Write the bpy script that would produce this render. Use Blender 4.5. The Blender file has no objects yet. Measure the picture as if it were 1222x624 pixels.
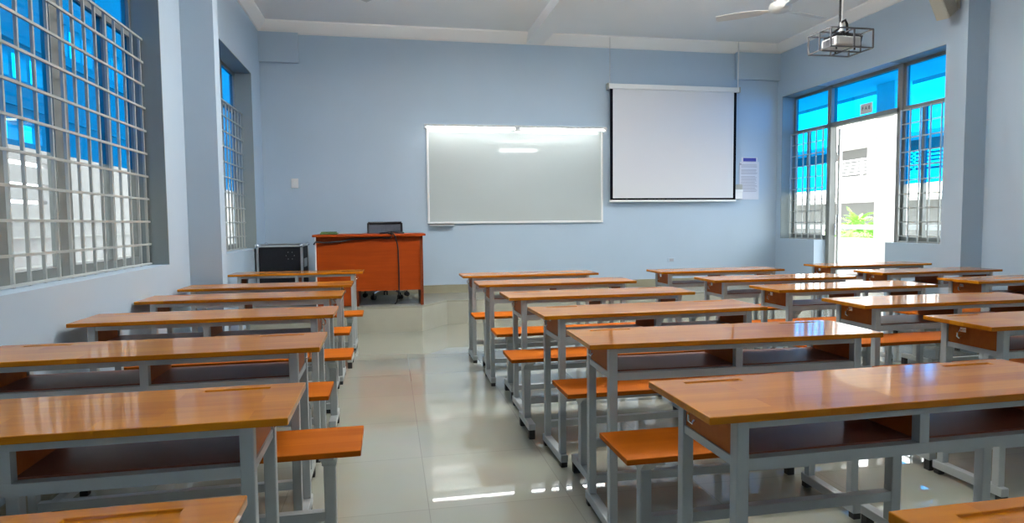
import bpy, bmesh, math, random
from mathutils import Vector, Matrix
random.seed(7)
C = bpy.context.scene
COL = C.collection

# ------------------------------------------------------------------ materials
def newmat(name):
    m = bpy.data.materials.new(name); m.use_nodes = True
    nt = m.node_tree; b = nt.nodes['Principled BSDF']
    return m, nt, b
def plain(name, col, rough=.5, metal=0., spec=.5, noise=0., nscale=8., bump=0., coat=0., coatr=.1):
    m, nt, b = newmat(name)
    b.inputs['Base Color'].default_value = (*col, 1)
    b.inputs['Roughness'].default_value = rough
    b.inputs['Metallic'].default_value = metal
    b.inputs['Specular IOR Level'].default_value = spec
    b.inputs['Coat Weight'].default_value = coat
    b.inputs['Coat Roughness'].default_value = coatr
    tc = nt.nodes.new('ShaderNodeTexCoord')
    n = nt.nodes.new('ShaderNodeTexNoise'); n.inputs['Scale'].default_value = nscale; n.inputs['Detail'].default_value = 4
    nt.links.new(tc.outputs['Object'], n.inputs['Vector'])
    if noise:
        r = nt.nodes.new('ShaderNodeValToRGB')
        r.color_ramp.elements[0].position = .3; r.color_ramp.elements[1].position = .7
        r.color_ramp.elements[0].color = (*[c*(1-noise) for c in col], 1)
        r.color_ramp.elements[1].color = (*[min(1, c*(1+noise)) for c in col], 1)
        nt.links.new(n.outputs['Fac'], r.inputs['Fac']); nt.links.new(r.outputs['Color'], b.inputs['Base Color'])
    if bump:
        bp = nt.nodes.new('ShaderNodeBump'); bp.inputs['Strength'].default_value = bump; bp.inputs['Distance'].default_value = .003
        nt.links.new(n.outputs['Fac'], bp.inputs['Height']); nt.links.new(bp.outputs['Normal'], b.inputs['Normal'])
    return m
def wood(name, c1, c2, rough=.28, brick=(.34, .07), coat=.35, coatr=.16, var=.5, spec=.5, cior=1.5):
    """jointed rubberwood boards: staves running along local X, grain along X"""
    m, nt, b = newmat(name)
    N = nt.nodes.new; Lk = nt.links.new
    tc = N('ShaderNodeTexCoord'); oi = N('ShaderNodeObjectInfo')
    add = N('ShaderNodeVectorMath'); add.operation = 'ADD'
    mul = N('ShaderNodeVectorMath'); mul.operation = 'SCALE'; mul.inputs['Scale'].default_value = 13.7
    cmb = N('ShaderNodeCombineXYZ')
    Lk(oi.outputs['Random'], cmb.inputs[0]); Lk(oi.outputs['Random'], cmb.inputs[1])
    Lk(cmb.outputs[0], mul.inputs[0]); Lk(tc.outputs['Object'], add.inputs[0]); Lk(mul.outputs[0], add.inputs[1])
    br = N('ShaderNodeTexBrick'); br.inputs['Scale'].default_value = 1.0
    br.inputs['Brick Width'].default_value = brick[0]; br.inputs['Row Height'].default_value = brick[1]
    br.inputs['Mortar Size'].default_value = .0006; br.inputs['Bias'].default_value = 0
    br.inputs['Color1'].default_value = (.25, .25, .25, 1); br.inputs['Color2'].default_value = (.75, .75, .75, 1)
    br.inputs['Mortar'].default_value = (.3, .3, .3, 1); br.offset = .37
    Lk(add.outputs[0], br.inputs['Vector'])
    mp = N('ShaderNodeMapping'); mp.inputs['Scale'].default_value = (1.6, 26, 26); Lk(add.outputs[0], mp.inputs['Vector'])
    no = N('ShaderNodeTexNoise'); no.inputs['Scale'].default_value = 1.6; no.inputs['Detail'].default_value = 6; no.inputs['Distortion'].default_value = .6
    Lk(mp.outputs[0], no.inputs['Vector'])
    mp2 = N('ShaderNodeMapping'); mp2.inputs['Scale'].default_value = (1.5, 5, 5); Lk(add.outputs[0], mp2.inputs['Vector'])
    n2 = N('ShaderNodeTexNoise'); n2.inputs['Scale'].default_value = 1.5; n2.inputs['Detail'].default_value = 2; Lk(mp2.outputs[0], n2.inputs['Vector'])
    m1 = N('ShaderNodeMath'); m1.operation = 'MULTIPLY'; m1.inputs[1].default_value = var; Lk(br.outputs['Color'], m1.inputs[0])
    m2 = N('ShaderNodeMath'); m2.operation = 'MULTIPLY_ADD'; m2.inputs[1].default_value = .45; Lk(no.outputs['Fac'], m2.inputs[0]); Lk(m1.outputs[0], m2.inputs[2])
    m3 = N('ShaderNodeMath'); m3.operation = 'MULTIPLY_ADD'; m3.inputs[1].default_value = .45; Lk(n2.outputs['Fac'], m3.inputs[0]); Lk(m2.outputs[0], m3.inputs[2])
    rp = N('ShaderNodeValToRGB'); rp.color_ramp.elements[0].position = .36; rp.color_ramp.elements[1].position = .98
    rp.color_ramp.elements[0].color = (*c1, 1); rp.color_ramp.elements[1].color = (*c2, 1)
    Lk(m3.outputs[0], rp.inputs['Fac']); Lk(rp.outputs['Color'], b.inputs['Base Color'])
    b.inputs['Roughness'].default_value = rough; b.inputs['Coat Weight'].default_value = coat; b.inputs['Coat Roughness'].default_value = coatr; b.inputs['Specular IOR Level'].default_value = spec; b.inputs['Coat IOR'].default_value = cior
    return m
def emis(name, col, s):
    m, nt, b = newmat(name); b.inputs['Base Color'].default_value = (*col, 1)
    b.inputs['Emission Color'].default_value = (*col, 1); b.inputs['Emission Strength'].default_value = s
    return m
def glass(name, tint, refl=.06):
    m = bpy.data.materials.new(name); m.use_nodes = True; nt = m.node_tree; nt.nodes.clear()
    o = nt.nodes.new('ShaderNodeOutputMaterial'); t = nt.nodes.new('ShaderNodeBsdfTransparent'); g = nt.nodes.new('ShaderNodeBsdfGlossy')
    g.inputs['Roughness'].default_value = .03; t.inputs['Color'].default_value = (*tint, 1)
    mx = nt.nodes.new('ShaderNodeMixShader'); lw = nt.nodes.new('ShaderNodeLayerWeight'); lw.inputs['Blend'].default_value = .5
    pw = nt.nodes.new('ShaderNodeMath'); pw.operation = 'POWER'; pw.inputs[1].default_value = 5; nt.links.new(lw.outputs['Facing'], pw.inputs[0])
    fr = nt.nodes.new('ShaderNodeMath'); fr.operation = 'MULTIPLY_ADD'; fr.inputs[1].default_value = .6; fr.inputs[2].default_value = refl*.5; nt.links.new(pw.outputs[0], fr.inputs[0])
    nt.links.new(fr.outputs[0], mx.inputs[0]); nt.links.new(t.outputs[0], mx.inputs[1]); nt.links.new(g.outputs[0], mx.inputs[2])
    nt.links.new(mx.outputs[0], o.inputs['Surface']); return m

M = {}
M['wall'] = plain('blue_wall_paint', (.425, .54, .65), .6, noise=.02, nscale=1.5)
M['ceiling'] = plain('ceiling_paint', (.85, .86, .86), .8, noise=.02, nscale=1.2)
M['cornice'] = plain('cornice_paint', (.82, .82, .80), .7)
M['desk'] = wood('desk_top_wood', (.27, .070, .001), (.52, .190, .005), rough=.42, coat=.8, coatr=.07, spec=.05, var=.62, cior=1.3)
M['edge'] = wood('bench_wood', (.28, .058, .002), (.42, .108, .005), rough=.55, coat=0, spec=.05)
M['panel'] = wood('shelf_panel_wood', (.30, .062, .006), (.44, .115, .012), rough=.45, brick=(2, .3), coat=.04, spec=.15)
M['shelf'] = plain('shelf_laminate', (.20, .068, .042), .4, noise=.12, nscale=5, spec=.2, coat=.04)
M['steel'] = plain('grey_painted_steel', (.41, .445, .455), .38, metal=.15, noise=.03, nscale=20)
M['rubber'] = plain('black_rubber', (.012, .012, .013), .6)
M['chrome'] = plain('chrome', (.75, .76, .78), .2, metal=1.)
M['teak'] = wood('desk_laminate', (.205, .026, .001), (.33, .052, .002), rough=.5, brick=(3, .9), coat=0, var=.2, spec=.15)
M['winframe'] = plain('window_frame_grey', (.20, .215, .205), .5, metal=.2, noise=.05)
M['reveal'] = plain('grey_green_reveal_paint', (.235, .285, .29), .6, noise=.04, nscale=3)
M['grille'] = plain('grille_grey_paint', (.42, .44, .42), .45, metal=.1)
M['blueglass'] = glass('blue_film_glass', (.02, .54, .89))
M['clearglass'] = glass('clear_glass', (.96, .98, .98))
M['white'] = plain('white_plastic', (.78, .79, .78), .35)
M['whitemetal'] = plain('white_enamel', (.80, .82, .81), .3)
M['board'] = plain('whiteboard_enamel', (.48, .535, .53), .22, coat=1., coatr=.03)
M['screen'] = plain('projection_screen', (.69, .70, .72), .7)
M['black'] = plain('black_fabric', (.015, .017, .024), .55)
M['border'] = plain('screen_black_border', (.004, .004, .007), .9, spec=.05)
M['darkwood'] = wood('dark_edge_laminate', (.10, .018, .004), (.17, .035, .008), rough=.5, brick=(3, .9), coat=0, var=.2, spec=.15)
M['blackplastic'] = plain('black_plastic', (.010, .010, .012), .5, spec=.25)
M['casesurf'] = plain('rack_black_laminate', (.007, .008, .011), .6, noise=.2, nscale=30, spec=.15)
M['alu'] = plain('aluminium', (.55, .57, .58), .35, metal=.8)
M['projbody'] = plain('projector_grey_plastic', (.48, .49, .49), .4)
M['cage'] = plain('cage_steel', (.10, .10, .11), .5, metal=.4)
M['fanblade'] = plain('fan_enamel', (.60, .61, .60), .5)
M['beige'] = plain('speaker_beige', (.42, .42, .36), .5)
M['tube'] = emis('lamp_diffuser', (1, .99, .96), 10.)
M['tubeboard'] = emis('board_fluorescent_tube', (1, 1, .98), 9.)
M['paper'] = plain('notice_paper', (.62, .64, .70), .4)
M['ink'] = plain('printed_grey_ink', (.36, .36, .42), .6)
M['inkblue'] = plain('printed_blue', (.03, .03, .30), .5)
M['inkdark'] = plain('sign_black_ink', (.03, .05, .05), .5)
M['green'] = plain('dark_green_cover', (.045, .11, .03), .6, noise=.3, nscale=40)
M['meshback'] = plain('chair_mesh', (.06, .07, .095), .7, noise=.2, nscale=120)
M['stone'] = plain('platform_tile', (.36, .355, .295), .22, noise=.05, nscale=4)
M['stonedark'] = plain('skirting_tile', (.29, .275, .195), .3, noise=.06, nscale=4)
M['outwhite'] = plain('exterior_white_paint', (.88, .88, .86), .8, noise=.02)
M['outpink'] = plain('exterior_warm_paint', (.90, .83, .80), .8, noise=.02)
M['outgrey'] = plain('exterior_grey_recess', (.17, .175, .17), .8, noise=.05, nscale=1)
M['concrete'] = plain('exterior_concrete', (.42, .42, .40), .85, noise=.1)
M['facade'] = plain('neighbour_facade_paint', (.34, .335, .33), .8, noise=.05)
M['leaf'] = plain('leaf_green', (.24, .48, .09), .55, noise=.3, nscale=6)
M['bark'] = plain('bark', (.12, .08, .05), .9, noise=.3)

# floor tiles: large glossy cream porcelain with thin grout
def tilemat():
    m, nt, b = newmat('cream_floor_tile'); N = nt.nodes.new; Lk = nt.links.new
    tc = N('ShaderNodeTexCoord'); mp = N('ShaderNodeMapping'); mp.inputs['Location'].default_value = (-.14, -.18, 0)
    Lk(tc.outputs['Object'], mp.inputs['Vector'])
    br = N('ShaderNodeTexBrick'); br.offset = 0; br.inputs['Scale'].default_value = 1
    br.inputs['Brick Width'].default_value = .61; br.inputs['Row Height'].default_value = .61
    br.inputs['Mortar Size'].default_value = .0018; br.inputs['Mortar Smooth'].default_value = .1
    br.inputs['Color1'].default_value = (.375, .385, .32, 1); br.inputs['Color2'].default_value = (.40, .41, .34, 1); br.inputs['Mortar'].default_value = (.30, .29, .25, 1)
    Lk(mp.outputs[0], br.inputs['Vector'])
    no = N('ShaderNodeTexNoise'); no.inputs['Scale'].default_value = 5; no.inputs['Detail'].default_value = 5; Lk(tc.outputs['Object'], no.inputs['Vector'])
    mx = N('ShaderNodeMix'); mx.data_type = 'RGBA'; mx.blend_type = 'MULTIPLY'; mx.inputs[0].default_value = .12
    Lk(br.outputs['Color'], mx.inputs[6]); Lk(no.outputs['Color'], mx.inputs[7]); Lk(mx.outputs[2], b.inputs['Base Color'])
    b.inputs['Roughness'].default_value = .25; b.inputs['Specular IOR Level'].default_value = .3
    b.inputs['Coat Weight'].default_value = 1.; b.inputs['Coat Roughness'].default_value = .018; b.inputs['Coat IOR'].default_value = 1.55
    return m
M['tile'] = tilemat()

# ------------------------------------------------------------------ helpers
def box(bm, x0, x1, y0, y1, z0, z1):
    v = [bm.verts.new(p) for p in ((x0,y0,z0),(x1,y0,z0),(x1,y1,z0),(x0,y1,z0),(x0,y0,z1),(x1,y0,z1),(x1,y1,z1),(x0,y1,z1))]
    for f in ((3,2,1,0),(4,5,6,7),(0,1,5,4),(1,2,6,5),(2,3,7,6),(3,0,4,7)): bm.faces.new([v[i] for i in f])
    return v
def bar(bm, a, b, w, h=None, up=(0,0,1)):
    """square bar from a to b"""
    h = h or w; a = Vector(a); b = Vector(b); d = (b-a).normalized(); u = Vector(up)
    if abs(d.dot(u)) > .95: u = Vector((1,0,0))
    s = d.cross(u).normalized(); u = s.cross(d).normalized()
    vs = [bm.verts.new(p+s*sx*w/2+u*sy*h/2) for p in (a,b) for sx,sy in ((-1,-1),(1,-1),(1,1),(-1,1))]
    for f in ((0,1,2,3),(7,6,5,4),(0,4,5,1),(1,5,6,2),(2,6,7,3),(3,7,4,0)): bm.faces.new([vs[i] for i in f])
def tube(bm, pts, r, n=8, closed=False):
    rings = []; P = [Vector(p) for p in pts]
    for i, p in enumerate(P):
        d = (P[min(i+1, len(P)-1)]-P[max(i-1, 0)]).normalized()
        u = Vector((0,0,1)) if abs(d.z) < .9 else Vector((1,0,0))
        s = d.cross(u).normalized(); u = s.cross(d)
        rr = r[i] if isinstance(r, (list, tuple)) else r
        rings.append([bm.verts.new(p+(s*math.cos(2*math.pi*k/n)+u*math.sin(2*math.pi*k/n))*rr) for k in range(n)])
    for a, b in zip(rings, rings[1:]):
        for k in range(n): bm.faces.new((a[k], a[(k+1)%n], b[(k+1)%n], b[k]))
    bm.faces.new(rings[0][::-1]); bm.faces.new(rings[-1])
def lathe(bm, prof, c=(0,0,0), n=24):
    c = Vector(c); rings = []
    for r, z in prof: rings.append([bm.verts.new(c+Vector((max(r,.0005)*math.cos(2*math.pi*k/n), max(r,.0005)*math.sin(2*math.pi*k/n), z))) for k in range(n)])
    for a, b in zip(rings, rings[1:]):
        for k in range(n): bm.faces.new((a[k], a[(k+1)%n], b[(k+1)%n], b[k]))
    bm.faces.new(rings[0][::-1]); bm.faces.new(rings[-1])
def prism(bm, poly, a0, a1, axis='Z'):
    """poly extruded: axis Z -> (x,y) at z; X -> (y,z) at x; Y -> (x,z) at y"""
    f = {'Z': lambda p, t: (p[0], p[1], t), 'X': lambda p, t: (t, p[0], p[1]), 'Y': lambda p, t: (p[0], t, p[1])}[axis]
    lo = [bm.verts.new(f(p, a0)) for p in poly]; hi = [bm.verts.new(f(p, a1)) for p in poly]; n = len(poly)
    bm.faces.new(lo[::-1]); bm.faces.new(hi)
    for k in range(n): bm.faces.new((lo[k], lo[(k+1)%n], hi[(k+1)%n], hi[k]))
def obj(name, bm, mat, parent=None, bevel=0, smooth=False, at=(0,0,0), rotz=0):
    bmesh.ops.recalc_face_normals(bm, faces=bm.faces)
    if smooth:
        for f in bm.faces: f.smooth = True
    me = bpy.data.meshes.new(name); bm.to_mesh(me); bm.free()
    o = bpy.data.objects.new(name, me); COL.objects.link(o); o.data.materials.append(mat)
    o.location = at; o.rotation_euler = (0,0,rotz)
    if parent: o.parent = parent
    if bevel:
        md = o.modifiers.new('bevel', 'BEVEL'); md.width = bevel; md.segments = 2; md.limit_method = 'ANGLE'; md.angle_limit = math.radians(40)
    if smooth: 
        try: me.shade_smooth_by_angle = True
        except Exception: pass
    return o
def B(*boxes):
    bm = bmesh.new()
    for b in boxes: box(bm, *b)
    return bm
def empty(name, loc=(0,0,0), rz=0):
    o = bpy.data.objects.new(name, None); COL.objects.link(o); o.location = loc; o.rotation_euler = (0,0,rz); o.empty_display_size = .1; return o
def tag(o, label, cat, group=None, kind=None):
    o['label'] = label; o['category'] = cat
    if group: o['group'] = group
    if kind: o['kind'] = kind
    return o
def struct(name, bm, mat, **k):
    o = obj(name, bm, mat, **k); o['kind'] = 'structure'; return o
def dup(root):
    r = root.copy(); COL.objects.link(r)
    for ch in [o for o in SRC[root.name]]:
        c = ch.copy(); COL.objects.link(c); c.parent = r
        for g in SRC2.get(ch.name, []):
            d = g.copy(); COL.objects.link(d); d.parent = c
    return r
SRC = {}; SRC2 = {}
def register(root):
    SRC[root.name] = list(root.children)
    for ch in root.children: SRC2[ch.name] = list(ch.children)

# ------------------------------------------------------------------ room
XL, XR, YB, Y0, ZC = -1.515, 5.52, 8.35, -3.6, 3.68
T = .24
struct('floor', B((XL-T, XR+T, Y0-T, YB+T, -.15, 0)), M['tile'])
struct('ceiling', B((XL-T, XR+T, Y0-T, YB+T, ZC, ZC+.2)), M['ceiling'])
struct('upper_light_block', B((XL-T, 8.1, Y0-T, 14, 3.9, 10.5)), M['outwhite'])  # unseen storey added to cut sky light in the alley and corridor
struct('wall_front', B((XL-T, XR+T, YB, YB+T, 0, ZC)), M['wall'])
struct('wall_rear', B((XL-T, XR+T, Y0-T, Y0, 0, ZC)), M['wall'])
def side_wall(name, x0, x1, openings):
    bm = bmesh.new(); y = Y0
    for a, b, z0, z1 in openings:
        if a > y+.01: box(bm, x0, x1, y, a, 0, ZC)
        if z0 > 0: box(bm, x0, x1, a, b, 0, z0)
        box(bm, x0, x1, a, b, z1, ZC); y = b
    box(bm, x0, x1, y, YB, 0, ZC)
    struct(name, bm, M['wall'])
SILL, HEAD = .93, 2.94
side_wall('wall_left', XL-T, XL, [(-2.2, -.9, SILL, HEAD), (1.62, 4.82, SILL, HEAD), (5.98, 7.83, SILL, HEAD)])
side_wall('wall_right', XR, XR+T, [(5.42, 6.27, SILL, HEAD), (6.27, 7.50, 0, HEAD), (7.50, 8.24, SILL, HEAD)])
# pilasters
struct('trim_1', B((XL, -1.28, 5.27, 5.42, 0, ZC)), M['wall'])
struct('trim_2', B((5.285, XR, 5.07, 5.30, 0, ZC)), M['wall'])
struct('trim_3', B((XL, -1.28, 1.0, 1.2, 0, ZC)), M['wall'])
# haunches of the roof beam on the front wall
struct('trim_4', B((XL, -1.05, YB-.05, YB, 3.19, 3.55)), M['wall'])
struct('trim_5', B((4.842, XR, YB-.06, YB, 3.18, 3.55)), M['wall'])
# ceiling beam
struct('trim_6', B((1.83, 2.06, Y0, YB-.02, 3.545, ZC)), M['ceiling'])
# cove cornices
bm = bmesh.new(); prism(bm, [(YB, 3.54), (YB, ZC), (YB-.105, ZC), (YB-.105, ZC-.02), (YB-.02, 3.55)], XL, XR, 'X'); struct('trim_7', bm, M['cornice'])
bm = bmesh.new(); prism(bm, [(XL, 3.555), (XL, ZC), (XL+.10, ZC), (XL+.10, ZC-.02), (XL+.02, 3.56)], Y0, YB, 'Y'); struct('trim_8', bm, M['cornice'])
bm = bmesh.new(); prism(bm, [(XR, 3.555), (XR, ZC), (XR-.10, ZC), (XR-.10, ZC-.02), (XR-.02, 3.56)], Y0, YB, 'Y'); struct('trim_9', bm, M['cornice'])
# platform: deeper under the teacher's desk, chamfered back to a shallow strip
H = .285
bm = bmesh.new()
prism(bm, [(XL, 7.10), (.345, 7.10), (.655, 7.52), (XR, 7.52), (XR, YB), (XL, YB)], 0, H-.02)
pl = struct('platform', bm, M['stone'])
bm = bmesh.new()
prism(bm, [(XL, 7.10), (.345, 7.10), (.655, 7.52), (XR, 7.52), (XR, YB), (XL, YB)], H-.02, H)
o = struct('platform_slab', bm, plain('platform_top_tile', (.29, .285, .235), .22, noise=.05, nscale=4))
struct('baseboard_front', B((XL, XR, YB-.015, YB, H, .39)), M['stonedark'])
struct('baseboard_left', B((XL, XL+.012, Y0, 7.08, 0, .11)), M['stonedark'])
struct('baseboard_right', B((XR-.012, XR, Y0, 6.2, 0, .11)), M['stonedark'])

# ------------------------------------------------------------------ windows
def win_part(parent, name, bm, mat, bevel=0):
    return obj(name, bm, mat, parent, bevel=bevel)
def window(n, xg, y0, y1, mulls, xgr, gy, ztop=2.47, zt=2.48, hs=.155, vs=.135, sides=(1, 1)):
    """xg glass plane, mulls (y, width), xgr grille plane, gy grille y-range"""
    w = empty('window_%d' % n, (xg, (y0+y1)/2, SILL)); w['kind'] = 'structure'
    def P(name, bm, mat, parent=w):
        o = obj(name, bm, mat, parent); o.matrix_parent_inverse = Matrix.Translation(-Vector(w.location)); return o
    fr = bmesh.new(); d = .022
    for yy, ww in [(y0+.018, .036), (y1-.018, .036)] + list(mulls): box(fr, xg-d, xg+d, yy-ww/2, yy+ww/2, SILL, HEAD if ww > .08 or yy < y0+.03 or yy > y1-.03 else zt)
    for z, h in ((SILL+.03, .06), (HEAD-.02, .04), (zt+.02, .05)): box(fr, xg-d*.9, xg+d*.9, y0, y1, z-h/2, z+h/2)
    P('window_frame', fr, M['winframe'])
    ys = sorted([y0+.036] + [v for yy, ww in mulls for v in (yy-ww/2, yy+ww/2)] + [y1-.036])
    pan = list(zip(ys[::2], ys[1::2]))
    for a, b in pan:
        P('blue_pane', B((xg-.002, xg+.002, a, b, 1.585, zt-.005)), M['blueglass'])
        P('clear_pane', B((xg-.002, xg+.002, a, b, SILL+.06, 1.585)), M['clearglass'])
    ys = sorted([y0+.036] + [v for yy, ww in mulls if ww > .08 for v in (yy-ww/2, yy+ww/2)] + [y1-.036])
    for a, b in zip(ys[::2], ys[1::2]): P('transom_pane', B((xg-.002, xg+.002, a, b, zt+.045, HEAD-.04)), M['blueglass'])
    xa, xb = (xg-.03, XL-.0005) if xg < 0 else (XR+.0005, xg+.03)
    bl = [(xa, xb, y0+.006, y1-.006, HEAD-.006, HEAD)]
    if sides[0]: bl.append((xa, xb, y0, y0+.006, SILL+.005, HEAD))
    if sides[1]: bl.append((xa, xb, y1-.006, y1, SILL+.005, HEAD))
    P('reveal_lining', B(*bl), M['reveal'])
    g = bmesh.new(); z = ztop
    zs = []
    while z > SILL+.03: zs.append(z); z -= hs
    for z in zs+[SILL+.012]: box(g, xgr-.006, xgr+.006, gy[0], gy[1], z-.0065, z+.0065)
    y = gy[1]-.02
    while y > gy[0]+.01: box(g, xgr-.019, xgr-.005, y-.0065, y+.0065, SILL, ztop+.006) if xgr > 0 else box(g, xgr-.019, xgr-.005, y-.0065, y+.0065, SILL, ztop+.006); y -= vs
    P('security_grille', g, M['grille'])
    return w
window(1, XL-.2, 1.62, 4.82, [(2.42, .05), (3.22, .09), (3.80, .15), (4.40, .045)], XL-.115, (1.62, 4.815))
window(2, XL-.2, 5.98, 7.83, [(6.60, .05), (7.2, .09)], XL-.115, (5.98, 7.825))
window(3, XL-.2, -2.2, -.9, [(-1.55, .05)], XL-.115, (-2.2, -.9))
window(4, 5.735, 7.50, 8.24, [(7.93, .035)], 5.66, (7.52, 8.225), ztop=2.40, zt=2.41, sides=(0, 1))
window(5, 5.735, 5.42, 6.27, [(5.99, .04)], 5.66, (5.43, 6.25), ztop=2.40, zt=2.41, sides=(1, 0))
# door opening: transom over it, steel jambs
dr = empty('door_1', (5.735, 6.885, 0)); dr['kind'] = 'structure'
def DP(name, bm, mat, **k):
    o = obj(name, bm, mat, dr, **k); o.matrix_parent_inverse = Matrix.Translation(-Vector(dr.location)); return o
fb = bmesh.new()
for y in (6.30, 7.47): box(fb, 5.69, 5.78, y-.035, y+.035, 0, HEAD)
box(fb, 5.69, 5.78, 6.3, 7.47, 2.40, 2.455); box(fb, 5.70, 5.77, 6.3, 7.47, HEAD-.04, HEAD)
DP('door_frame', fb, M['winframe'])
DP('transom_pane', B((5.733, 5.737, 6.335, 7.435, 2.455, HEAD-.04)), M['blueglass'])
# open door leaf folded back outside against the corridor wall
lf = B((5.80, 5.84, 7.40, 7.44, 0, 2.38))
DP('door_stile', lf, M['whitemetal'], bevel=.003)
hb = bmesh.new()
for z in (.35, 1.2, 2.1): lathe(hb, [(.012, z-.06), (.012, z+.06)], (5.80, 7.425, 0), 10)
DP('hinge', hb, M['chrome'])
hl = bmesh.new(); tube(hl, [(5.79, 7.42, 1.0), (5.76, 7.41, 1.0), (5.76, 7.41, 1.14), (5.79, 7.42, 1.14)], .008)
DP('door_handle', hl, M['chrome'])

# room sign stuck on the transom glass
sg = obj('room_sign', B((5.722, 5.728, 6.755, 6.955, 2.475, 2.60)), M['white']); tag(sg, 'small white room number sign stuck on the blue glass above the open doorway', 'sign')
def text_mesh(name, s, size, mat, parent, loc, rot, align='CENTER'):
    cu = bpy.data.curves.new(name, 'FONT'); cu.body = s; cu.size = size; cu.align_x = align; cu.align_y = 'CENTER'; cu.extrude = .0006
    t = bpy.data.objects.new(name, cu); COL.objects.link(t)
    bpy.context.view_layer.update()
    me = bpy.data.meshes.new_from_object(t.evaluated_get(bpy.context.evaluated_depsgraph_get())); bpy.data.objects.remove(t)
    o = bpy.data.objects.new(name, me); COL.objects.link(o); o.data.materials.clear(); o.data.materials.append(mat)
    o.location = loc; o.rotation_euler = rot; o.parent = parent; return o
text_mesh('sign_lettering', 'F A 8', .062, M['inkdark'], sg, (5.7205, 6.855, 2.54), (math.pi/2, 0, -math.pi/2))

# ------------------------------------------------------------------ outside, right
struct('corridor_floor', B((XR+T, 8.1, -4, 14, -.15, -.005)), M['stone'])
struct('corridor_ceiling', B((XR+T, 8.1, -4, 14, 3.35, 3.9)), M['outwhite'])
o = obj('corridor_column', B((7.78, 8.1, 8.72, 9.10, -.005, 3.35)), M['outpink'], bevel=.01); tag(o, 'warm white square column of the corridor seen at the right of the doorway', 'column')
pp = empty('corridor_parapet', (8.0, 7, 0)); tag(pp, 'low warm white parapet wall with rail along the corridor outside the door', 'parapet')
def rel(parent, name, bm, mat, **k):
    o = obj(name, bm, mat, parent, **k); o.matrix_parent_inverse = Matrix.Translation(-Vector(parent.location)); return o
rel(pp, 'wall_panel', B((7.92, 8.05, -4, 8.71, -.005, .87), (7.92, 8.05, 9.11, 14, -.005, .87)), M['outpink'])
rel(pp, 'handrail', B((7.95, 8.02, -4, 8.71, 1.02, 1.10), (7.95, 8.02, 9.11, 14, 1.02, 1.10)), M['whitemetal'])
pb = bmesh.new()
for y in (-3, -1.5, 0, 1.5, 3, 4.5, 6, 7.5, 9.2, 10.6, 12.0, 13.4): box(pb, 7.97, 8.0, y-.015, y+.015, .87, 1.02)
rel(pp, 'rail_post', pb, M['whitemetal'])
struct('ground', B((-14, 60, -30, 70, -1.75, -1.6)), M['concrete'])
fbx = 20.
fbd = empty('far_building', (fbx+2, 25, -1.6)); tag(fbd, 'long white school block with balconies seen through the open doorway', 'building')
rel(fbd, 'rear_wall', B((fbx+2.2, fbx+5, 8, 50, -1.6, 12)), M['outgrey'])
rel(fbd, 'balcony_slab', B((fbx, fbx+2.2, 8, 50, 1.98, 3.05)), M['outwhite'])
rel(fbd, 'balcony_slab', B((fbx, fbx+2.2, 8, 50, 4.55, 6.35)), M['outwhite'])
rel(fbd, 'balcony_slab', B((fbx, fbx+2.2, 8, 50, 8.1, 9.6)), M['outwhite'])
rel(fbd, 'balcony_slab', B((fbx, fbx+2.2, 8, 50, 11.4, 12.4)), M['outwhite'])
rb = bmesh.new()
for z in (3.15, 3.29, 3.43, 3.57, 3.72): box(rb, fbx+.02, fbx+.06, 20, 25.6, z, z+.07)
for y in (20, 21.4, 22.8, 24.2, 25.6): box(rb, fbx+.02, fbx+.08, y-.04, y+.04, 3.05, 3.8)
rel(fbd, 'balcony_railing', rb, M['outwhite'])
rel(fbd, 'balcony_wall', B((fbx, fbx+.1, 8, 20, 3.05, 3.8), (fbx, fbx+.1, 25.6, 50, 3.05, 3.8), (fbx+.9, fbx+2.2, 24.0, 24.9, 3.05, 4.55)), M['outwhite'])
for y in (13.0, 19.0, 31.0, 37.0): rel(fbd, 'pillar', B((fbx+.2, fbx+.6, y-.25, y+.25, -1.6, 12)), M['outwhite'])
rel(fbd, 'window', B((fbx+2.15, fbx+2.2, 23.2, 23.8, 3.6, 4.3)), M['winframe'])
def shrub(loc, h, r, label, n=170):
    e = empty('leafy_shrub', loc); tag(e, label, 'shrub', 'shrubs beyond the corridor')
    st = bmesh.new(); tube(st, [(0,0,0), (.03,.02,h*.5), (.02,0,h*.8)], [.05,.04,.02]); obj('stem', st, M['bark'], e)
    lf = bmesh.new()
    for i in range(n):
        a = random.uniform(0, 6.283); el = random.uniform(-.2, 1.3); L = r*random.uniform(.5, 1.0)
        base = Vector((0,0,h*random.uniform(.45,.85))); d = Vector((math.cos(a)*math.cos(el), math.sin(a)*math.cos(el), math.sin(el)))
        side = d.cross(Vector((0,0,1))).normalized()
        for k in range(8):
            t = (k+1)/8; p = base+d*L*t+Vector((0,0,-.45*L*t*t))
            for s in (-1, 1):
                q = p+side*s*.12*L*math.sin(math.pi*(.15+.8*t))+Vector((0,0,-.05*L)); w = d*.05*L
                lf.faces.new([lf.verts.new(p-w), lf.verts.new(p+w), lf.verts.new(q+w*.4+d*.04)])
    obj('foliage', lf, M['leaf'], e); return e
shrub((11.2, 14.0, -1.6), 2.7, 1.0, 'bright green leafy shrub left of the others beyond the corridor rail')
shrub((13.3, 15.6, -1.6), 2.9, 1.0, 'bright green shrub nearest the corridor column in the doorway view')
shrub((15.2, 18.5, -1.6), 3.2, 1.1, 'bright green shrub farthest back of the three behind the corridor rail')

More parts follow.
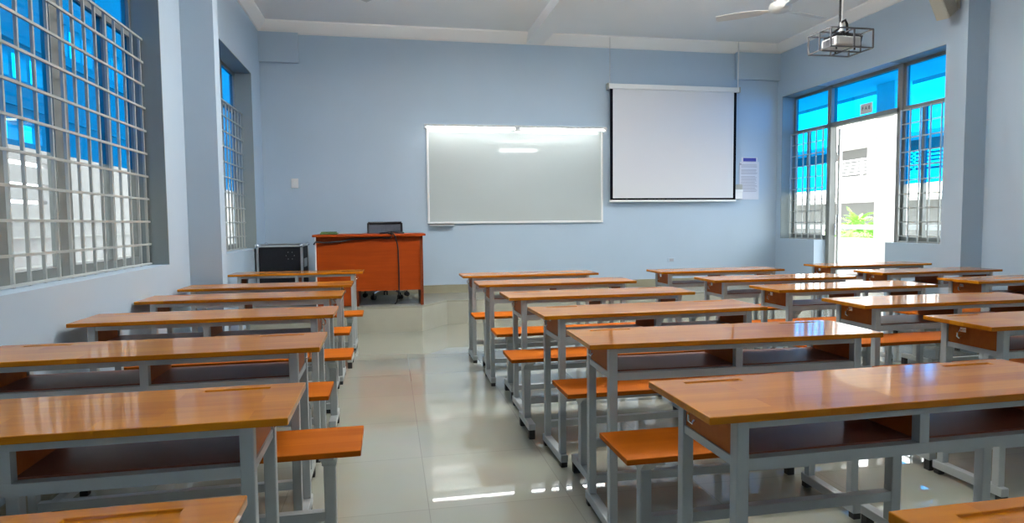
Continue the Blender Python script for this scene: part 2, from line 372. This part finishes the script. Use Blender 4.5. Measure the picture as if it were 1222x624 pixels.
# ------------------------------------------------------------------ outside, left: pale facade with slots and openings
fx = -4.5
fc = empty('neighbour_facade', (fx, 5, -1.6)); tag(fc, 'pale panelled wall with open slots seen through the left windows', 'building')
def panel_wall(openings, ya, yb, za, zb):
    """grid-cut wall leaving openings"""
    ys = sorted({ya, yb, *[v for o in openings for v in o[:2]]}); zs = sorted({za, zb, *[v for o in openings for v in o[2:]]})
    bm = bmesh.new()
    for y0, y1 in zip(ys, ys[1:]):
        for z0, z1 in zip(zs, zs[1:]):
            cy, cz = (y0+y1)/2, (z0+z1)/2
            if any(o[0] < cy < o[1] and o[2] < cz < o[3] for o in openings): continue
            box(bm, fx-.12, fx, y0, y1, z0, z1)
    return bm
ops = []
for y in (7.0, 8.45, ):
    ops += [(y+.05, y+1.25, 1.98, 2.05), (y+.05, y+1.25, 1.70, 1.77), (y+.05, y+1.15, 1.50, 1.55)]
    ops += [(y+.1, y+.42, 3.05, 3.40), (y+.5, y+.82, 3.05, 3.40), (y+.9, y+1.2, 3.05, 3.40), (y+.1, y+.55, 2.28, 2.52), (y+.6, y+1.1, 2.28, 2.52)]
for y in (9.95, 11.4, 12.8): ops += [(y+.1, y+.42, 3.65, 4.1), (y+.5, y+.82, 3.65, 4.1), (y+.9, y+1.2, 3.65, 4.1)]
rel(fc, 'panel_wall', panel_wall(ops, -8, 30, -1.6, 9.0), M['facade'])
gb = bmesh.new()
for z in (.3, .68, 1.06, 1.30, 2.7, 3.5): box(gb, fx, fx+.03, -8, 30, z, z+.02)
for y in (1, 3, 5, 6.9, 8.35, 9.85, 11.3, 12.7, 15): box(gb, fx, fx+.03, y, y+.03, -1.6, 9)
rel(fc, 'panel_joint', gb, M['concrete'])

# ------------------------------------------------------------------ student desk (built once)
DL, DW, DH = 1.2, .344, .75
def make_desk():
    r = empty('student_desk')
    # top with two pencil grooves cut into it
    bm = bmesh.new(); xs = [-DL/2, -.51, -.34, .34, .51, DL/2]; ys = [-DW/2, .118, .138, DW/2]; zt = DH; zb = DH-.019; zg = DH-.005
    def q(*p): bm.faces.new([bm.verts.new(v) for v in p])
    for i in range(5):
        for j in range(3):
            g = j == 1 and i in (1, 3); z = zg if g else zt
            x0, x1, y0, y1 = xs[i], xs[i+1], ys[j], ys[j+1]
            q((x0,y0,z), (x1,y0,z), (x1,y1,z), (x0,y1,z)); q((x0,y1,zb), (x1,y1,zb), (x1,y0,zb), (x0,y0,zb))
            if g:
                q((x0,y0,zg), (x0,y0,zt), (x1,y0,zt), (x1,y0,zg)); q((x0,y1,zg), (x1,y1,zg), (x1,y1,zt), (x0,y1,zt))
                q((x0,y0,zg), (x0,y1,zg), (x0,y1,zt), (x0,y0,zt)); q((x1,y0,zg), (x1,y0,zt), (x1,y1,zt), (x1,y1,zg))
    for i in range(5):
        for y in (-DW/2, DW/2): q((xs[i],y,zb), (xs[i+1],y,zb), (xs[i+1],y,zt), (xs[i],y,zt))
    for j in range(3):
        for x in (-DL/2, DL/2): q((x,ys[j],zb), (x,ys[j+1],zb), (x,ys[j+1],zt), (x,ys[j],zt))
    bmesh.ops.remove_doubles(bm, verts=bm.verts, dist=1e-5)
    obj('desktop', bm, M['desk'], r, bevel=.0025)
    lx, ly, w = .503, .137, .032
    for sx in (-1, 1):
        for sy in (-1, 1):
            obj('leg', B((sx*lx-w/2, sx*lx+w/2, sy*ly-w/2, sy*ly+w/2, .062, .731)), M['steel'], r, bevel=.003)
        f = obj('foot_rail', B((sx*lx-.019, sx*lx+.019, -.172, .176, .024, .062)), M['steel'], r, bevel=.004)
        for y in (-.155, .155): obj('rubber_foot', B((sx*lx-.016, sx*lx+.016, y-.016, y+.016, 0, .026)), M['rubber'], f, bevel=.003)
        obj('side_rail', B((sx*lx-.012, sx*lx+.012, -ly+w/2, ly-w/2, .612, .634)), M['steel'], r)
        obj('end_panel', B((sx*lx-.007, sx*lx+.007, -ly+w/2, ly-w/2, .634, .731)), M['panel'], r)
        hk = bmesh.new(); x = sx*(lx+.009)
        tube(hk, [(x, .045, .70), (x+sx*.018, .045, .70), (x+sx*.03, .045, .688), (x+sx*.03, .045, .672), (x+sx*.02, .045, .664), (x+sx*.012, .045, .672)], .0035, 6)
        box(hk, min(x-sx*.003, x), max(x-sx*.003, x), .03, .06, .69, .71)
        obj('bag_hook', hk, M['chrome'], r, smooth=False)
    for y in (-ly, ly): obj('top_rail', B((-lx+w/2, lx-w/2, y-.012, y+.012, .709, .731)), M['steel'], r)
    obj('shelf_rail', B((-lx+w/2, lx-w/2, -ly-.014, -ly+.012, .608, .636)), M['steel'], r)
    obj('shelf_rail', B((-lx+w/2, lx-w/2, ly-.012, ly+.012, .608, .634)), M['steel'], r)
    obj('divider_post', B((-.014, .014, -ly-.013, -ly+.012, .636, .709)), M['steel'], r)
    obj('divider_panel', B((-.007, .007, -ly+.012, ly-.012, .641, .731)), M['panel'], r)
    obj('shelf_board', B((-lx+w/2+.001, lx-w/2-.001, -ly+.012, ly-.013, .628, .641)), M['shelf'], r)
    obj('stretcher', B((-lx+w/2, lx-w/2, ly-.014, ly+.014, .105, .139)), M['steel'], r)
    return r
def make_bench():
    r = empty('bench'); W = .27; L = 1.2
    obj('seat', B((-L/2, L/2, -W/2, W/2, .431, .451)), M['edge'], r, bevel=.003)
    for sx in (-1, 1):
        x = sx*.487
        obj('post', B((x-.020, x+.020, -.02, .02, .085, .416)), M['steel'], r, bevel=.004)
        bm = bmesh.new()
        pr = [(-.115, .431), (-.115, .418), (-.085, .412), (-.055, .396), (-.035, .378), (-.022, .366), (.022, .366), (.035, .378), (.055, .396), (.085, .412), (.115, .418), (.115, .431)]
        prism(bm, pr, x-.024, x+.024, 'X'); obj('support_bracket', bm, M['steel'], r)
        f = obj('foot_rail', B((x-.02, x+.02, -.135, .135, .05, .086)), M['steel'], r, bevel=.004)
        for y in (-.118, .118): obj('rubber_foot', B((x-.017, x+.017, y-.017, y+.017, 0, .052)), M['rubber'], f, bevel=.003)
    obj('stretcher', B((-.467, .467, -.016, .016, .165, .20)), M['steel'], r)
    return r
desk0 = make_desk(); register(desk0)
bench0 = make_bench(); register(bench0)
desks = [
 ('M',6,1.308,1.492,.009),('M',5,1.314,2.352,-.03),('M',4,1.317,3.119,.02),('M',3,1.296,3.882,0),('M',2,1.234,4.702,-.02),('M',1,1.206,5.506,-.005),
 ('L',1,-.851,6.301,-.003),('L',2,-.884,5.02,.007),('L',3,-.903,4.294,0),('L',4,-.883,3.438,0),('L',5,-.861,2.566,.012),('L',6,-.842,1.698,.006),
 ('R',1,2.949,5.395,-.009),('R',2,2.992,4.537,-.006),('R',3,3.04,3.823,.01),('R',4,3.02,3.039,-.007),('R',5,3.021,2.339,.003),
 ('C',1,4.724,5.593,.017),('C',2,4.619,4.754,.011),('C',3,4.677,3.935,.003),
 ('L',7,-.842,.93,0),('M',7,1.345,.655,0),
]
colname = {'L': 'by left wall', 'M': 'right of aisle', 'R': 'in third column', 'C': 'in far right column'}
ordn = {1:'first row from the platform',2:'second row from the platform',3:'third row from the platform',4:'fourth row from the platform',5:'fifth row from the platform',6:'sixth row from the platform',7:'seventh row, nearest the camera'}
benches = {('M',1):(1.255,5.115,0),('M',2):(1.295,4.30,0),('M',3):(1.24,3.50,0),('M',4):(1.345,2.755,0),('M',5):(1.318,1.985,0),
 ('L',1):(-.83,5.52,0),('L',2):(-.885,4.63,0),('L',3):(-.825,3.80,0),('L',4):(-.875,2.975,0),('L',5):(-.708,2.255,0),
 ('R',1):(3.01,4.99,0),('R',2):(3.05,4.17,0),('R',3):(3.0,3.44,0),('R',4):(3.0,2.66,0),
 ('C',1):(4.72,5.2,0),('C',2):(4.66,4.38,0),('C',3):(4.70,3.5,0)}
first = True
for c, k, x, y, a in desks:
    o = desk0 if first else dup(desk0); first = False
    o.location = (x, y, 0); o.rotation_euler = (0, 0, a)
    tag(o, 'two seat wooden desk %s, %s' % (colname[c], ordn[k]), 'desk', 'student desks in rows')
first = True
for (c, k), (x, y, a) in benches.items():
    o = bench0 if first else dup(bench0); first = False
    o.location = (x, y, 0); o.rotation_euler = (0, 0, a)
    tag(o, 'orange wooden bench %s, at %s desk' % (colname[c], ordn[k].split()[0]+' row'), 'bench', 'benches behind the student desks')

# ------------------------------------------------------------------ whiteboard and its lamps
wb = empty('whiteboard', (1.69, YB, 1.18)); tag(wb, 'wide glossy whiteboard with pale metal frame on the front wall', 'whiteboard')
x0, x1, z0, z1 = .495, 2.878, 1.19, 2.44
rel(wb, 'writing_surface', B((x0+.02, x1-.02, YB-.028, YB-.006, z0+.02, z1-.02)), M['board'])
rel(wb, 'frame', B((x0, x0+.028, YB-.036, YB-.001, z0, z1), (x1-.028, x1, YB-.036, YB-.001, z0, z1), (x0+.028, x1-.028, YB-.036, YB-.001, z0, z0+.028), (x0+.028, x1-.028, YB-.036, YB-.001, z1-.028, z1)), M['whitemetal'], bevel=.004)
rel(wb, 'marker_tray', B((x0+.02, x0+.34, YB-.10, YB-.036, z0-.012, z0+.004), (x0+.02, x0+.34, YB-.10, YB-.094, z0-.022, z0+.02)), M['whitemetal'])
def board_lamp(xa, xb, label):
    e = empty('board_lamp', ((xa+xb)/2, YB-.14, 2.44)); tag(e, label, 'lamp', 'tube lamps over the whiteboard')
    bm = bmesh.new(); prism(bm, [(YB-.24, 2.425), (YB-.19, 2.455), (YB-.15, 2.455), (YB-.13, 2.43), (YB-.15, 2.443), (YB-.19, 2.443), (YB-.237, 2.418)], xa, xb, 'X')
    rel(e, 'reflector', bm, M['whitemetal'])
    bm = bmesh.new(); tube(bm, [(xa+.03, YB-.185, 2.415), (xb-.03, YB-.185, 2.415)], .013, 12); rel(e, 'fluorescent_tube', bm, M['tubeboard'], smooth=True)
    rel(e, 'end_cap', B((xa, xa+.03, YB-.21, YB-.16, 2.395, 2.45)), M['white']); rel(e, 'end_cap', B((xb-.03, xb, YB-.21, YB-.16, 2.395, 2.45)), M['white'])
    for x in (xa+.12, xb-.12):
        rel(e, 'arm', B((x-.01, x+.01, YB-.15, YB, 2.445, 2.46)), M['whitemetal'])
board_lamp(.46, 1.66, 'left tube lamp mounted above the whiteboard')
board_lamp(1.67, 2.87, 'right tube lamp mounted above the whiteboard')

# ------------------------------------------------------------------ projection screen
ps = empty('projection_screen', (3.89, YB-.1, 1.5)); tag(ps, 'pulled down white projection screen with black borders right of the whiteboard', 'projection screen')
sy = YB-.10
def scr(x0, x1, z0, z1, t=.0015): return (x0, x1, sy-t, sy+t, z0, z1)
rel(ps, 'screen_fabric', B(scr(2.995, 4.775, 1.515, 2.98)), M['screen'])
rel(ps, 'black_border', B(scr(2.955, 2.995, 1.49, 2.98), scr(4.775, 4.815, 1.49, 2.98), scr(2.995, 4.775, 1.49, 1.515)), M['border'])
rel(ps, 'weight_bar', B((2.945, 4.82, sy-.014, sy+.014, 1.462, 1.49)), M['whitemetal'], bevel=.005)
rel(ps, 'casing', B((2.93, 4.84, sy-.035, sy+.04, 2.98, 3.045)), M['whitemetal'], bevel=.008)
rel(ps, 'end_cap', B((2.915, 2.93, sy-.038, sy+.043, 2.975, 3.05), (4.84, 4.855, sy-.038, sy+.043, 2.975, 3.05)), M['beige'])
bm = bmesh.new(); tube(bm, [(2.955, sy, 3.045), (2.955, sy, ZC)], .004, 6); rel(ps, 'hanging_wire', bm, M['alu'])
bm = bmesh.new(); tube(bm, [(4.835, sy, 3.045), (4.835, sy, ZC)], .007, 6); rel(ps, 'hanging_rod', bm, M['alu'])

# notice, wall box, switch, socket
nt_ = empty('notice_sheet', (5.08, YB, 1.5)); tag(nt_, 'pale printed notice with dark blue heading on the wall right of the screen', 'notice')
rel(nt_, 'sheet', B((4.93, 5.235, YB-.006, YB, 1.495, 2.03)), M['paper'])
rel(nt_, 'blue_heading', B((4.985, 5.185, YB-.009, YB-.006, 2.035, 2.085)), M['inkblue'])
rel(nt_, 'heading_sheet', B((4.96, 5.21, YB-.006, YB, 2.028, 2.095)), M['paper'])
lb = bmesh.new()
for i in range(24):
    z = 1.985-i*.0165
    if i in (3, 9): continue
    box(lb, 4.955, 5.21-random.uniform(0, .04), YB-.0075, YB-.006, z, z+.007)
rel(nt_, 'printed_lines', lb, M['ink'])
rel(nt_, 'small_emblem', B((4.93, 4.955, YB-.009, YB-.006, 1.985, 2.01)), M['ink'])
wbx = empty('wall_box', (4.88, YB, 1.5)); tag(wbx, 'small white control box on the wall between screen and notice', 'control box')
rel(wbx, 'body', B((4.825, 4.955, YB-.05, YB, 1.50, 1.60)), M['white'], bevel=.006)
rel(wbx, 'cover', B((4.822, 4.958, YB-.056, YB-.048, 1.60, 1.635)), M['whitemetal'], bevel=.002)
rel(wbx, 'backplate', B((4.83, 4.975, YB-.008, YB, 1.60, 1.71)), M['beige'])
ls = empty('light_switch', (-1.14, YB, 1.7)); tag(ls, 'small white light switch on the front wall above the black equipment case', 'switch')
rel(ls, 'plate', B((-1.185, -1.10, YB-.012, YB, 1.655, 1.775)), M['white'], bevel=.004)
rel(ls, 'rocker', B((-1.16, -1.125, YB-.018, YB-.010, 1.68, 1.745)), M['whitemetal'], bevel=.002)
so = empty('wall_socket', (3.9, YB, .64)); tag(so, 'tiny pale wall socket low on the front wall below the projection screen', 'socket')
rel(so, 'plate', B((3.84, 3.95, YB-.01, YB, .62, .68)), M['wall'], bevel=.003); rel(so, 'socket_face', B((3.865, 3.925, YB-.013, YB-.009, .63, .67)), M['ink'])

# ------------------------------------------------------------------ teacher's desk, cables, chair
tz = H
td = empty('teacher_desk', (-.2, 7.5, tz)); tag(td, 'orange wooden teacher desk with solid front panel on the platform', 'desk')
rel(td, 'desktop', B((-.82, .40, 7.15, 7.82, 1.062, 1.087)), M['teak'], bevel=.003)
rel(td, 'modesty_panel', B((-.378, .335, 7.205, 7.222, .455, 1.062)), M['teak'])
rel(td, 'side_panel', B((.335, .368, 7.19, 7.78, tz, 1.062)), M['darkwood'])
rel(td, 'side_panel', B((-.378, -.345, 7.222, 7.78, tz, 1.062)), M['darkwood'])
rel(td, 'pedestal_cabinet', B((-.785, -.378, 7.205, 7.77, tz+.01, 1.062)), M['teak'])
rel(td, 'edge_strip', B((-.797, -.785, 7.19, 7.78, tz, 1.062)), M['outwhite'])
dw = rel(td, 'drawer', B((-.77, -.39, 7.77, 7.785, .86, 1.04)), M['teak']); rel(td, 'drawer', B((-.77, -.39, 7.77, 7.785, .64, .85)), M['teak']); rel(td, 'drawer', B((-.77, -.39, 7.77, 7.785, .32, .63)), M['teak'])
cb = bmesh.new()
pts = [(-.80, 7.135, .985), (-.785, 7.165, 1.01), (-.70, 7.185, 1.0), (-.52, 7.185, 1.012), (-.40, 7.185, 1.035), (-.1, 7.185, 1.046), (.0, 7.165, 1.042), (.02, 7.137, 1.052), (.03, 7.136, 1.085), (-.02, 7.17, 1.1), (-.10, 7.3, 1.096)]
tube(cb, pts, .009, 8)
ca = obj('power_cable', cb, M['blackplastic']); tag(ca, 'black cable slung along the front edge of the teacher desk', 'cable')
cb = bmesh.new()
pts = [(.0, 7.32, 1.096), (.02, 7.2, 1.098), (.035, 7.15, 1.098), (.06, 7.136, 1.07), (.085, 7.139, .98), (.095, 7.18, .9), (.098, 7.185, .6), (.095, 7.185, .45), (.07, 7.25, .32), (.05, 7.3, H+.008)]
tube(cb, pts, .007, 8)
ca = obj('hanging_cable', cb, M['blackplastic']); tag(ca, 'thin black cable hanging down the front panel of the teacher desk', 'cable')
cb = bmesh.new()
tube(cb, [(-.06, 7.3, 1.097), (.0, 7.33, 1.11), (.1, 7.36, 1.098), (.16, 7.3, 1.097), (.1, 7.25, 1.1), (.02, 7.28, 1.108)], .009, 8)
ca = obj('coiled_cable', cb, M['blackplastic']); tag(ca, 'short coil of dark cable lying on the teacher desk near the chair', 'cable')
gb = obj('green_book', B((-.745, -.56, 7.22, 7.42, 1.087, 1.105), (-.735, -.575, 7.23, 7.41, 1.105, 1.118)), M['green'], bevel=.004); tag(gb, 'dark green book pile on the left end of the teacher desk', 'book')
ch = empty('office_chair', (-.05, 8.02, tz)); tag(ch, 'black office chair with mesh back on castors behind the teacher desk', 'chair')
def chp(name, bm, mat, **k): return obj(name, bm, mat, ch, **k)
bm = bmesh.new(); pr = []
for i in range(9):
    t = i/8; pr.append((-.205+.41*t, .14+.035*math.sin(math.pi*t)))
tube(bm, [(-.2,.15,.55), (-.207,.16,.75), (-.205,.15,.925)], .014); tube(bm, [(.2,.15,.55), (.207,.16,.75), (.205,.15,.925)], .014)
tube(bm, [(x, y+.01, .925) for x, y in pr], .016); tube(bm, [(x, y+.01, .55) for x, y in pr], .014)
chp('backrest_frame', bm, M['blackplastic'])
bm = bmesh.new(); n = 8; vs = [[bm.verts.new((x, y+.012+dy, z)) for x, y in pr] for dy in (0, .004) for z in (.55, .67, .8, .925)]
for g in (0, 4):
    for i in range(3):
        for j in range(8): bm.faces.new((vs[g+i][j], vs[g+i][j+1], vs[g+i+1][j+1], vs[g+i+1][j]))
chp('mesh_backrest', bm, M['meshback'])
chp('seat', B((-.23, .23, -.24, .2, .44, .50)), M['black'], bevel=.03)
bm = bmesh.new(); tube(bm, [(0,.17,.45), (0,.2,.5), (0,.185,.62)], .02); chp('back_support', bm, M['blackplastic'])
bm = bmesh.new(); lathe(bm, [(.03,.10), (.03,.3), (.018,.3), (.018,.44), (.06,.44)]); chp('gas_lift', bm, M['blackplastic'])
for k in range(5):
    a = 2*math.pi*k/5+.35; d = Vector((math.cos(a), math.sin(a), 0))
    bm = bmesh.new(); tube(bm, [Vector((0,0,.12)), d*.14+Vector((0,0,.11)), d*.27+Vector((0,0,.075))], [.022,.018,.013]); chp('base_arm', bm, M['chrome'])
    bm = bmesh.new(); p = d*.27; s = Vector((-d.y, d.x, 0))
    for q in (-1, 1): tube(bm, [p+s*.008*q+Vector((0,0,.028)), p+s*.026*q+Vector((0,0,.028))], .028, 14)
    tube(bm, [p+Vector((0,0,.04)), p+Vector((0,0,.08))], .009); chp('castor', bm, M['blackplastic'])

# ------------------------------------------------------------------ equipment case
ec = empty('equipment_case', (-1.24, 7.95, tz)); tag(ec, 'black flight case with aluminium edges and steel corners in the left corner', 'equipment case')
ex0, ex1, ey0, ey1, ez0, ez1 = -1.495, -.985, 7.66, 8.22, tz+.05, .972
rel(ec, 'body', B((ex0+.01, ex1-.01, ey0+.01, ey1-.01, ez0+.005, ez1-.01)), M['casesurf'])
eb = bmesh.new()
for x in (ex0+.013, ex1-.013):
    for y in (ey0+.013, ey1-.013): box(eb, x-.013, x+.013, y-.013, y+.013, ez0, ez1)
    for z in (ez0+.013, ez1-.013): box(eb, x-.013, x+.013, ey0, ey1, z-.013, z+.013)
for y in (ey0+.013, ey1-.013):
    for z in (ez0+.013, ez1-.013): box(eb, ex0, ex1, y-.013, y+.013, z-.013, z+.013)
rel(ec, 'aluminium_edging', eb, M['alu'])
for x in (ex0+.012, ex1-.012):
    for y in (ey0+.012, ey1-.012):
        bm = bmesh.new(); bmesh.ops.create_icosphere(bm, subdivisions=2, radius=.027, matrix=Matrix.Translation((x, y, ez1-.012))); rel(ec, 'corner_ball', bm, M['chrome'], smooth=True)
        bm = bmesh.new(); tube(bm, [(x-.012, y, tz+.025), (x+.012, y, tz+.025)], .025, 14); box(bm, x-.018, x+.018, y-.01, y+.01, tz+.025, tz+.052); rel(ec, 'castor', bm, M['blackplastic'])
bm = bmesh.new()
for k in range(6):
    a = k*math.pi/3; c = Vector((-1.125+.045*math.cos(a), ey0+.008, .845+.045*math.sin(a))); bmesh.ops.create_icosphere(bm, subdivisions=1, radius=.006, matrix=Matrix.Translation(c))
rel(ec, 'rivet_ring', bm, M['alu'])
rel(ec, 'lid_panel', B((ex0+.04, ex1-.04, ey0+.004, ey0+.012, ez0+.04, ez1-.04)), M['casesurf'])
rel(ec, 'side_grip', B((ex1-.012, ex1-.002, 7.82, 8.06, .70, .80)), M['alu'])

# ------------------------------------------------------------------ projector in its cage
pj = empty('projector_cage', (3.975, 5.1, 2.69)); tag(pj, 'dark steel security cage hanging from the ceiling on a white pole', 'projector cage')
cx0, cx1, cy0, cy1, cz0, cz1 = 3.77, 4.185, 4.95, 5.25, 2.69, 2.85
cg = bmesh.new(); t = .011
for x in (cx0, cx1, (cx0+cx1)/2+.02):
    for y in (cy0, cy1): bar(cg, (x, y, cz0), (x, y, cz1), t)
    for z in (cz0, cz1): bar(cg, (x, cy0, z), (x, cy1, z), t)
for y in (cy0, cy1):
    for z in (cz0, cz1): bar(cg, (cx0, y, z), (cx1, y, z), t)
bar(cg, (cx0, 5.1, cz0), (cx1, 5.1, cz0), t); bar(cg, (cx0, 5.1, cz1), (cx1, 5.1, cz1), t)
for x in (cx0, cx1): bar(cg, (x, 5.1, cz0), (x, 5.1, cz1), t*.8)
rel(pj, 'cage_bars', cg, M['cage'])
pm = bmesh.new(); lathe(pm, [(.019, 2.84), (.019, ZC)], (3.985, 5.1, 0), 16); lathe(pm, [(.06, ZC-.015), (.06, ZC)], (3.985, 5.1, 0), 20); rel(pj, 'ceiling_pole', pm, M['whitemetal'])
am = bmesh.new()
for dx, dy in ((-.12,-.07), (.12,-.07), (-.12,.07), (.12,.07)): bar(am, (3.985, 5.1, 2.845), (3.985+dx, 5.1+dy, 2.812), .024, .012)
lathe(am, [(.035, 2.825), (.035, 2.86)], (3.985, 5.1, 0), 16); rel(pj, 'mount_bracket', am, M['blackplastic'])
bm = bmesh.new(); tube(bm, [(3.945, 5.07, ZC), (3.95, 5.07, 3.2), (3.948, 5.07, 2.95), (3.92, 5.05, 2.87), (3.86, 5.0, 2.84), (3.79, 4.98, 2.80)], .010, 6)
tube(bm, [(3.955, 5.06, 2.93), (3.985, 5.05, 2.95), (4.01, 5.06, 2.92), (4.05, 5.1, 2.84), (4.12, 5.16, 2.79), (4.1, 5.2, 2.76)], .011, 6)
tube(bm, [(4.05, 5.1, 2.83), (4.13, 5.02, 2.80), (4.16, 5.08, 2.76), (4.10, 5.18, 2.74)], .016, 6); rel(pj, 'cable', bm, M['blackplastic'])
pr_ = empty('projector', (3.985, 5.1, 2.705)); tag(pr_, 'pale grey projector held inside the dark steel ceiling cage', 'projector')
rel(pr_, 'housing', B((3.86, 4.11, 5.0, 5.2, 2.715, 2.80)), M['projbody'], bevel=.012)
rel(pr_, 'vent', B((3.8595, 3.864, 5.03, 5.17, 2.73, 2.785)), M['cage'])
bm = bmesh.new(); tube(bm, [(4.05, 5.19, 2.757), (4.05, 5.225, 2.757)], .026, 18); rel(pr_, 'lens', bm, M['blackplastic'])
rel(pr_, 'rear_panel', B((3.885, 4.02, 4.996, 5.001, 2.73, 2.785)), M['fanblade'])
bm = bmesh.new()
for dx, dy in ((-.09,-.06), (.09,-.06), (.0,.07)): lathe(bm, [(.008, 2.692), (.008, 2.716)], (3.985+dx, 5.1+dy, 0), 8)
rel(pr_, 'foot', bm, M['blackplastic'])

# ------------------------------------------------------------------ ceiling fans
def fan(x, y, z, angs, label):
    e = empty('ceiling_fan', (x, y, ZC)); tag(e, label, 'fan', 'white ceiling fans'); d = z-ZC
    bm = bmesh.new(); lathe(bm, [(.012, d+.05), (.012, -.05), (.055, -.05), (.035, -.002)], (0,0,0), 16); obj('down_rod', bm, M['fanblade'], e, smooth=False)
    bm = bmesh.new(); lathe(bm, [(.03, d-.055), (.075, d-.05), (.105, d-.03), (.11, d), (.10, d+.03), (.05, d+.05), (.03, d+.09), (.012, d+.10)], (0,0,0), 28); obj('motor_housing', bm, M['fanblade'], e, smooth=True)
    for a in angs:
        a = math.radians(a); bm = bmesh.new(); R = Matrix.Rotation(a, 4, 'Z')
        pts = [(.09, -.02), (.16, -.03), (.2, -.055), (.4, -.065), (.6, -.058), (.615, -.02), (.61, .045), (.4, .06), (.2, .05), (.16, .03), (.09, .02)]
        top = [bm.verts.new(R @ Vector((px, py, d-.03-.012*px+py*.22))) for px, py in pts]; bot = [bm.verts.new(v.co-Vector((0,0,.004))) for v in top]
        bm.faces.new(top); bm.faces.new(bot[::-1]); n = len(pts)
        for k in range(n): bm.faces.new((top[k], bot[k], bot[(k+1)%n], top[(k+1)%n]))
        obj('blade', bm, M['fanblade'], e)
fan(3.88, 5.85, 3.32, (146, 14, 262), 'white ceiling fan left of the projector cage')
fan(.15, 5.85, 3.37, (7, 127, 247), 'white ceiling fan of which one blade tip shows above the whiteboard')

# ------------------------------------------------------------------ loudspeaker on the right pilaster
sp = empty('wall_speaker', (5.12, 5.19, 3.21)); tag(sp, 'beige loudspeaker tilted downward on the right hand pilaster near the ceiling', 'speaker')
bm = bmesh.new(); box(bm, -.075, .075, -.06, .06, -.14, .16); s = obj('cabinet', bm, M['beige'], sp, bevel=.008); s.rotation_euler = (.1, math.radians(-36), .1)
bm = bmesh.new(); box(bm, -.065, .065, -.066, -.058, -.13, .15); s = obj('speaker_grille', bm, M['cage'], sp, bevel=.002); s.rotation_euler = (.1, math.radians(-36), .1)
s.data.materials.clear(); s.data.materials.append(plain('speaker_grille_cloth', (.30, .30, .26), .8, noise=.1, nscale=200))
bm = bmesh.new(); box(bm, .06, .155, -.02, .02, .0, .04); box(bm, .14, .155, -.04, .04, -.06, .12); obj('wall_bracket', bm, M['beige'], sp)

# ------------------------------------------------------------------ rear ceiling tube lamp, and added fill lamps out of view
def ceil_lamp(x, y, z, label, power, L=1.22):
    e = empty('tube_or_fill_lamp', (x, y, z)); tag(e, label, 'lamp', 'ceiling tube lamps')
    obj('batten', B((-L/2, L/2, -.03, .03, .03, .08)), M['whitemetal'], e)
    bm = bmesh.new(); prism(bm, [(-.06, .03), (-.055, -.035), (-.03, -.05), (.03, -.05), (.055, -.035), (.06, .03)], -L/2+.02, L/2-.02, 'X'); obj('light_diffuser', bm, M['tube'], e)
    obj('end_cap', B((-L/2, -L/2+.02, -.062, .062, -.052, .03)), M['white'], e); obj('end_cap', B((L/2-.02, L/2, -.062, .062, -.052, .03)), M['white'], e)
    obj('hanger', B((-.4, -.38, -.01, .01, .08, ZC-z), (.38, .4, -.01, .01, .08, ZC-z)), M['whitemetal'], e)
    for rx, dz, k in ((0, -.06, .55), (math.pi, .09, 3.6)):  # upward area light boosted over the downward one to brighten the ceiling
        ld = bpy.data.lights.new('tube_or_fill_light', 'AREA'); ld.shape = 'RECTANGLE'; ld.size = L; ld.size_y = .05; ld.energy = power*k; ld.color = (1, .97, .92)
        lo = bpy.data.objects.new('tube_or_fill_light', ld); COL.objects.link(lo); lo.parent = e; lo.location = (0, 0, dz); lo.rotation_euler = (rx, 0, 0)
ceil_lamp(3.95, -2.7, 3.42, 'tube lamp hanging under the ceiling at the rear of the room, right side', 6)
ceil_lamp(.7, 5.0, 3.42, 'added front left fill lamp under the ceiling, over the aisle', 56)  # fill, added to brighten the front wall and ceiling
ceil_lamp(2.95, 5.0, 3.42, 'added front right fill lamp under the ceiling, over the third desk column', 33)  # fill, the weaker partner added for the front of the room
ceil_lamp(.7, 1.7, 3.42, 'added middle fill lamp under the ceiling, over the aisle', 7)  # weak fill added for the desks near the camera

# ------------------------------------------------------------------ light
W = bpy.data.worlds.new('World'); C.world = W; W.use_nodes = True
bg = W.node_tree.nodes['Background']; bg.inputs['Color'].default_value = (.90, .95, 1.0, 1); bg.inputs['Strength'].default_value = 5.8
sd = bpy.data.lights.new('sun', 'SUN'); sd.energy = 9; sd.angle = .02; sd.color = (1, .96, .9)
so_ = bpy.data.objects.new('sun', sd); COL.objects.link(so_); so_.rotation_euler = Vector((.72, .25, -.68)).to_track_quat('-Z', 'Y').to_euler()

# ------------------------------------------------------------------ camera
f, pitch, yaw, roll, cz = 758.065, .0612098, .190419, -.0102938, 1.19888
cyw, syw, cp, spt = math.cos(yaw), math.sin(yaw), math.cos(pitch), math.sin(pitch)
fw = Vector((syw*cp, cyw*cp, -spt)); r = Vector((cyw, -syw, 0)); u = r.cross(fw)
r2 = r*math.cos(roll)+u*math.sin(roll); u2 = -r*math.sin(roll)+u*math.cos(roll)
cd = bpy.data.cameras.new('camera'); cd.sensor_width = 36; cd.lens = f*36/1222; cd.clip_start = .05; cd.clip_end = 300
co = bpy.data.objects.new('camera', cd); COL.objects.link(co)
co.matrix_world = Matrix(((r2.x, u2.x, -fw.x, 0), (r2.y, u2.y, -fw.y, 0), (r2.z, u2.z, -fw.z, cz), (0, 0, 0, 1)))
C.camera = co
C.view_settings.view_transform = 'Standard'; C.view_settings.look = 'None'; C.view_settings.gamma = 1; C.view_settings.use_curve_mapping = False
C.view_settings.exposure = 0.58
C.cycles.use_denoising = True; C.cycles.max_bounces = 12; C.cycles.diffuse_bounces = 6; C.cycles.transparent_max_bounces = 16
C.cycles.caustics_reflective = False; C.cycles.caustics_refractive = False; C.cycles.sample_clamp_indirect = 8
